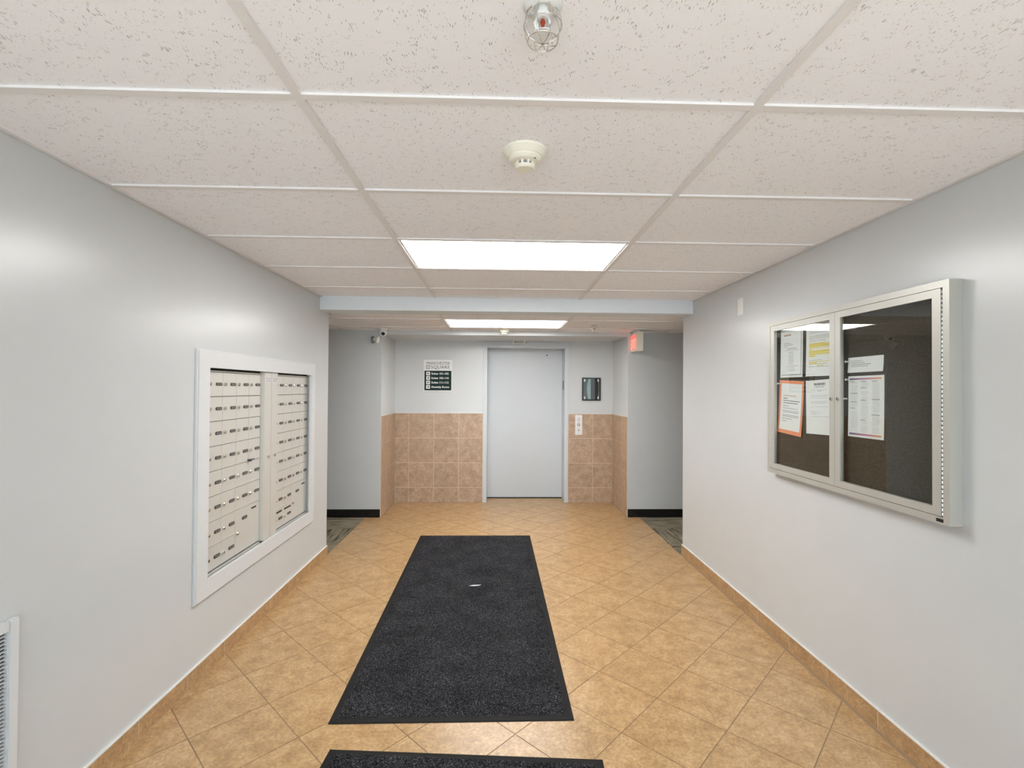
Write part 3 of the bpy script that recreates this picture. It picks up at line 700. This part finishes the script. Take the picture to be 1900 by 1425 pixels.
# ------------------------------------------------------------ security camera and emergency lamp
t = thing('security_camera', 'white turret security camera with a dark lens at the alcove corner', 'camera', (-1.285, YC-.05, ZK))
cx, cy = -1.283, YC-.075
bm = bmesh.new(); lathe(bm, [(.046, 0), (.046, -.022), (.040, -.03), (0, -.03)], (cx, cy, ZK), (0, 0, 1), 24); smooth_by_angle(obj('base', bm, M_WHITE, t))
ax = Vector((.12, -.86, -.42)).normalized(); c = Vector((cx, cy, ZK-.045))
bm = bmesh.new(); lathe(bm, [(0, -.046)]+[(.044*math.sin(a), -.044*math.cos(a)) for a in [math.pi*.12*k for k in range(1, 5)]]+[(.043, .005), (.036, .030), (.026, .040), (.021, .040), (.021, .034), (0, .034)], c, ax, 24); smooth_by_angle(obj('turret', bm, M_WHITE, t))
bm = bmesh.new(); lathe(bm, [(.0205, .0345), (.018, .037), (0, .039)], c, ax, 20); smooth_by_angle(obj('lens', bm, M_BLACK, t))
t = thing('emergency_lamp', 'small white emergency spot head on a dark bracket below the security camera', 'lamp', (-1.40, YC, 2.0))
obj('bracket', boxes((-1.432, -1.405, YC-.03, YC, 1.975, 2.055)), M_INK, t)
bm = bmesh.new(); tube(bm, [(-1.418, YC-.03, 2.03), (-1.400, YC-.05, 2.02)], .010, 10); obj('swivel', bm, M_BLACK, t)
la = Vector((.97, -.12, -.18)).normalized(); lc = Vector((-1.405, YC-.052, 2.018))
bm = bmesh.new(); lathe(bm, [(.012, 0), (.020, .012), (.036, .048), (.038, .054)], lc, la, 20); smooth_by_angle(obj('reflector', bm, M_IVORY, t))
bm = bmesh.new(); lathe(bm, [(.038, .0535), (.040, .060), (.037, .066), (0, .067)], lc, la, 20); smooth_by_angle(obj('lens', bm, M_GALV, t))

# ------------------------------------------------------------ smoke detectors
def smoke(x, y, z, s, label):
    t = thing('smoke_detector', label, 'smoke detector', (x, y, z))
    bm = bmesh.new(); lathe(bm, [(.070*s, 0), (.070*s, -.006*s), (.058*s, -.020*s), (.056*s, -.022*s)], (x, y, z), (0, 0, 1), 40); smooth_by_angle(obj('base', bm, M_IVORY, t), 30)
    bm = bmesh.new(); lathe(bm, [(.053*s, -.021*s), (.053*s, -.030*s), (.046*s, -.037*s), (.034*s, -.040*s)], (x, y, z), (0, 0, 1), 40); smooth_by_angle(obj('body', bm, M_IVORY, t), 30)
    bm = bmesh.new(); lathe(bm, [(.024*s, -.039*s), (.024*s, -.052*s)], (x, y, z), (0, 0, 1), 24); obj('chamber', bm, M_INK, t)
    bm = bmesh.new()
    for k in range(10):
        a = 2*math.pi*k/10; c_, s_ = math.cos(a), math.sin(a); r = .029*s
        p = [(x+c_*r-s_*.0035*s*e+c_*d*s, y+s_*r+c_*.0035*s*e+s_*d*s) for e, d in ((-1, -.003), (1, -.003), (1, .003), (-1, .003))]
        prism(bm, p, z-.053*s, z-.038*s)
    obj('vane', bm, M_IVORY, t)
    bm = bmesh.new(); lathe(bm, [(.033*s, -.051*s), (.033*s, -.055*s), (.028*s, -.061*s), (0, -.062*s)], (x, y, z), (0, 0, 1), 32); smooth_by_angle(obj('cap', bm, M_IVORY, t), 30)
    bm = bmesh.new(); lathe(bm, [(.0025*s, 0), (.0025*s, -.002*s)], (x+.030*s, y-.036*s, z-.0375*s), (0, 0, 1), 8); obj('indicator', bm, M_GREEN, t)
smoke(.084, 1.565, ZC, 1.0, 'ivory smoke detector on the ceiling board nearer the caged sprinkler')
smoke(.075, 5.46, ZK, .95, 'ivory smoke detector between the lift alcove and a lit panel')

# ------------------------------------------------------------ caged sprinklers
def sprinkler(x, y, z, label):
    t = thing('caged_sprinkler', label, 'sprinkler', (x, y, z), 'sprinkler heads in wire guards')
    bm = bmesh.new(); lathe(bm, [(.040, 0), (.039, -.004), (.030, -.010), (.022, -.012), (.020, -.006)], (x, y, z), (0, 0, 1), 32); smooth_by_angle(obj('escutcheon', bm, M_GALV, t), 50)
    bm = bmesh.new(); lathe(bm, [(.011, 0), (.011, -.016), (.014, -.018), (.014, -.026), (.008, -.028), (0, -.028)], (x, y, z), (0, 0, 1), 8); obj('body', bm, M_GALV, t)
    bm = bmesh.new()
    for s in (-1, 1): tube(bm, [(x+s*.011, y, z-.026), (x+s*.016, y, z-.038), (x+s*.012, y, z-.050), (x+s*.003, y, z-.056)], .0032, 8)
    obj('yoke', bm, M_GALV, t, smooth=True)
    bm = bmesh.new(); lathe(bm, [(0, -.028), (.0035, -.030), (.0055, -.036), (.003, -.044), (.0018, -.053), (0, -.055)], (x, y, z), (0, 0, 1), 12); smooth_by_angle(obj('bulb', bm, M_RED, t), 60)
    bm = bmesh.new(); lathe(bm, [(.004, -.055), (.004, -.059), (.020, -.060), (.020, -.0615), (0, -.0615)], (x, y, z), (0, 0, 1), 24); obj('deflector', bm, M_GALV, t)
    bm = bmesh.new()
    def ring(r, zz): tube(bm, [(x+r*math.cos(2*math.pi*k/28), y+r*math.sin(2*math.pi*k/28), z-zz) for k in range(28)], .0010, 6, True)
    ring(.025, .010); ring(.038, .044); ring(.030, .074)
    for k in range(8):
        a = 2*math.pi*(k+.5)/8; c_, s_ = math.cos(a), math.sin(a)
        tube(bm, [(x+c_*r, y+s_*r, z-h) for r, h in ((.022, .008), (.034, .022), (.038, .040), (.036, .058), (.030, .074), (.014, .079), (0, .080))], .0010, 6)
    obj('wire_guard', bm, M_CHROME, t, smooth=True)
sprinkler(.086, .965, ZC, 'sprinkler in a wire guard on the ceiling board next to the smoke detector')
sprinkler(1.005, 5.02, ZK, 'sprinkler in a wire guard beyond the beam, beside the lit panel near the exit sign')

# ------------------------------------------------------------ floor mats
def floor_mat(corners, label):
    """corners: near left, near right, far right, far left on the floor"""
    c = Vector((sum(p[0] for p in corners)/4, sum(p[1] for p in corners)/4, 0))
    t = thing('floor_mat', label, 'mat', c)
    def inset(d):
        return [tuple(Vector(p)+((Vector((c.x, c.y))-Vector(p)).normalized()*0)+Vector((d*(1 if Vector(p).x < c.x else -1), d*(1 if Vector(p).y < c.y else -1)))) for p in corners]
    bm = bmesh.new(); o_ = [bm.verts.new((*p, .001)) for p in corners]; a_ = [bm.verts.new((*p, .0045)) for p in inset(.006)]; i_ = [bm.verts.new((*p, .0065)) for p in inset(.024)]; b_ = [bm.verts.new((*p, .0075)) for p in inset(.028)]
    for r, s in ((o_, a_), (a_, i_), (i_, b_)):
        for k in range(4): bm.faces.new((r[k], r[(k+1) % 4], s[(k+1) % 4], s[k]))
    bm.faces.new(o_[::-1]); bm.faces.new(b_)
    obj('rubber_border', bm, M_RUBBER, t)
    ins = inset(.026); bm = bmesh.new(); NX, NY = 60, 150
    g = []
    for j in range(NY+1):
        row = []
        for i in range(NX+1):
            s_, t_ = i/NX, j/NY
            p = (Vector(ins[0])*(1-s_)+Vector(ins[1])*s_)*(1-t_)+(Vector(ins[3])*(1-s_)+Vector(ins[2])*s_)*t_
            e = i in (0, NX) or j in (0, NY)
            row.append(bm.verts.new((p.x, p.y, .0066 if e else .011+random.uniform(-.0012, .0012))))
        g.append(row)
    for j in range(NY):
        for i in range(NX): bm.faces.new((g[j][i], g[j][i+1], g[j+1][i+1], g[j+1][i]))
    obj('pile', bm, M_PILE, t)
floor_mat([(-.727, 2.160), (.351, 2.162), (.336, 4.886), (-.752, 4.892)], 'long charcoal mat with a black rubber edge leading towards the lift')
floor_mat([(-.79, .22), (.30, .142), (.427, 1.934), (-.667, 2.012)], 'charcoal mat lying askew at the end of the long mat')
bm = bmesh.new(); P = [(-.040, 0), (-.012, .010), (.034, .012), (.045, .016), (.030, .002), (-.010, -.006)]
prism(bm, [(-.155+x, 3.62+y) for x, y in P], .0125, .0145); tag(obj('leaf_scrap', bm, M_PAPER), 'small pale scrap lying on the long charcoal mat', 'scrap')
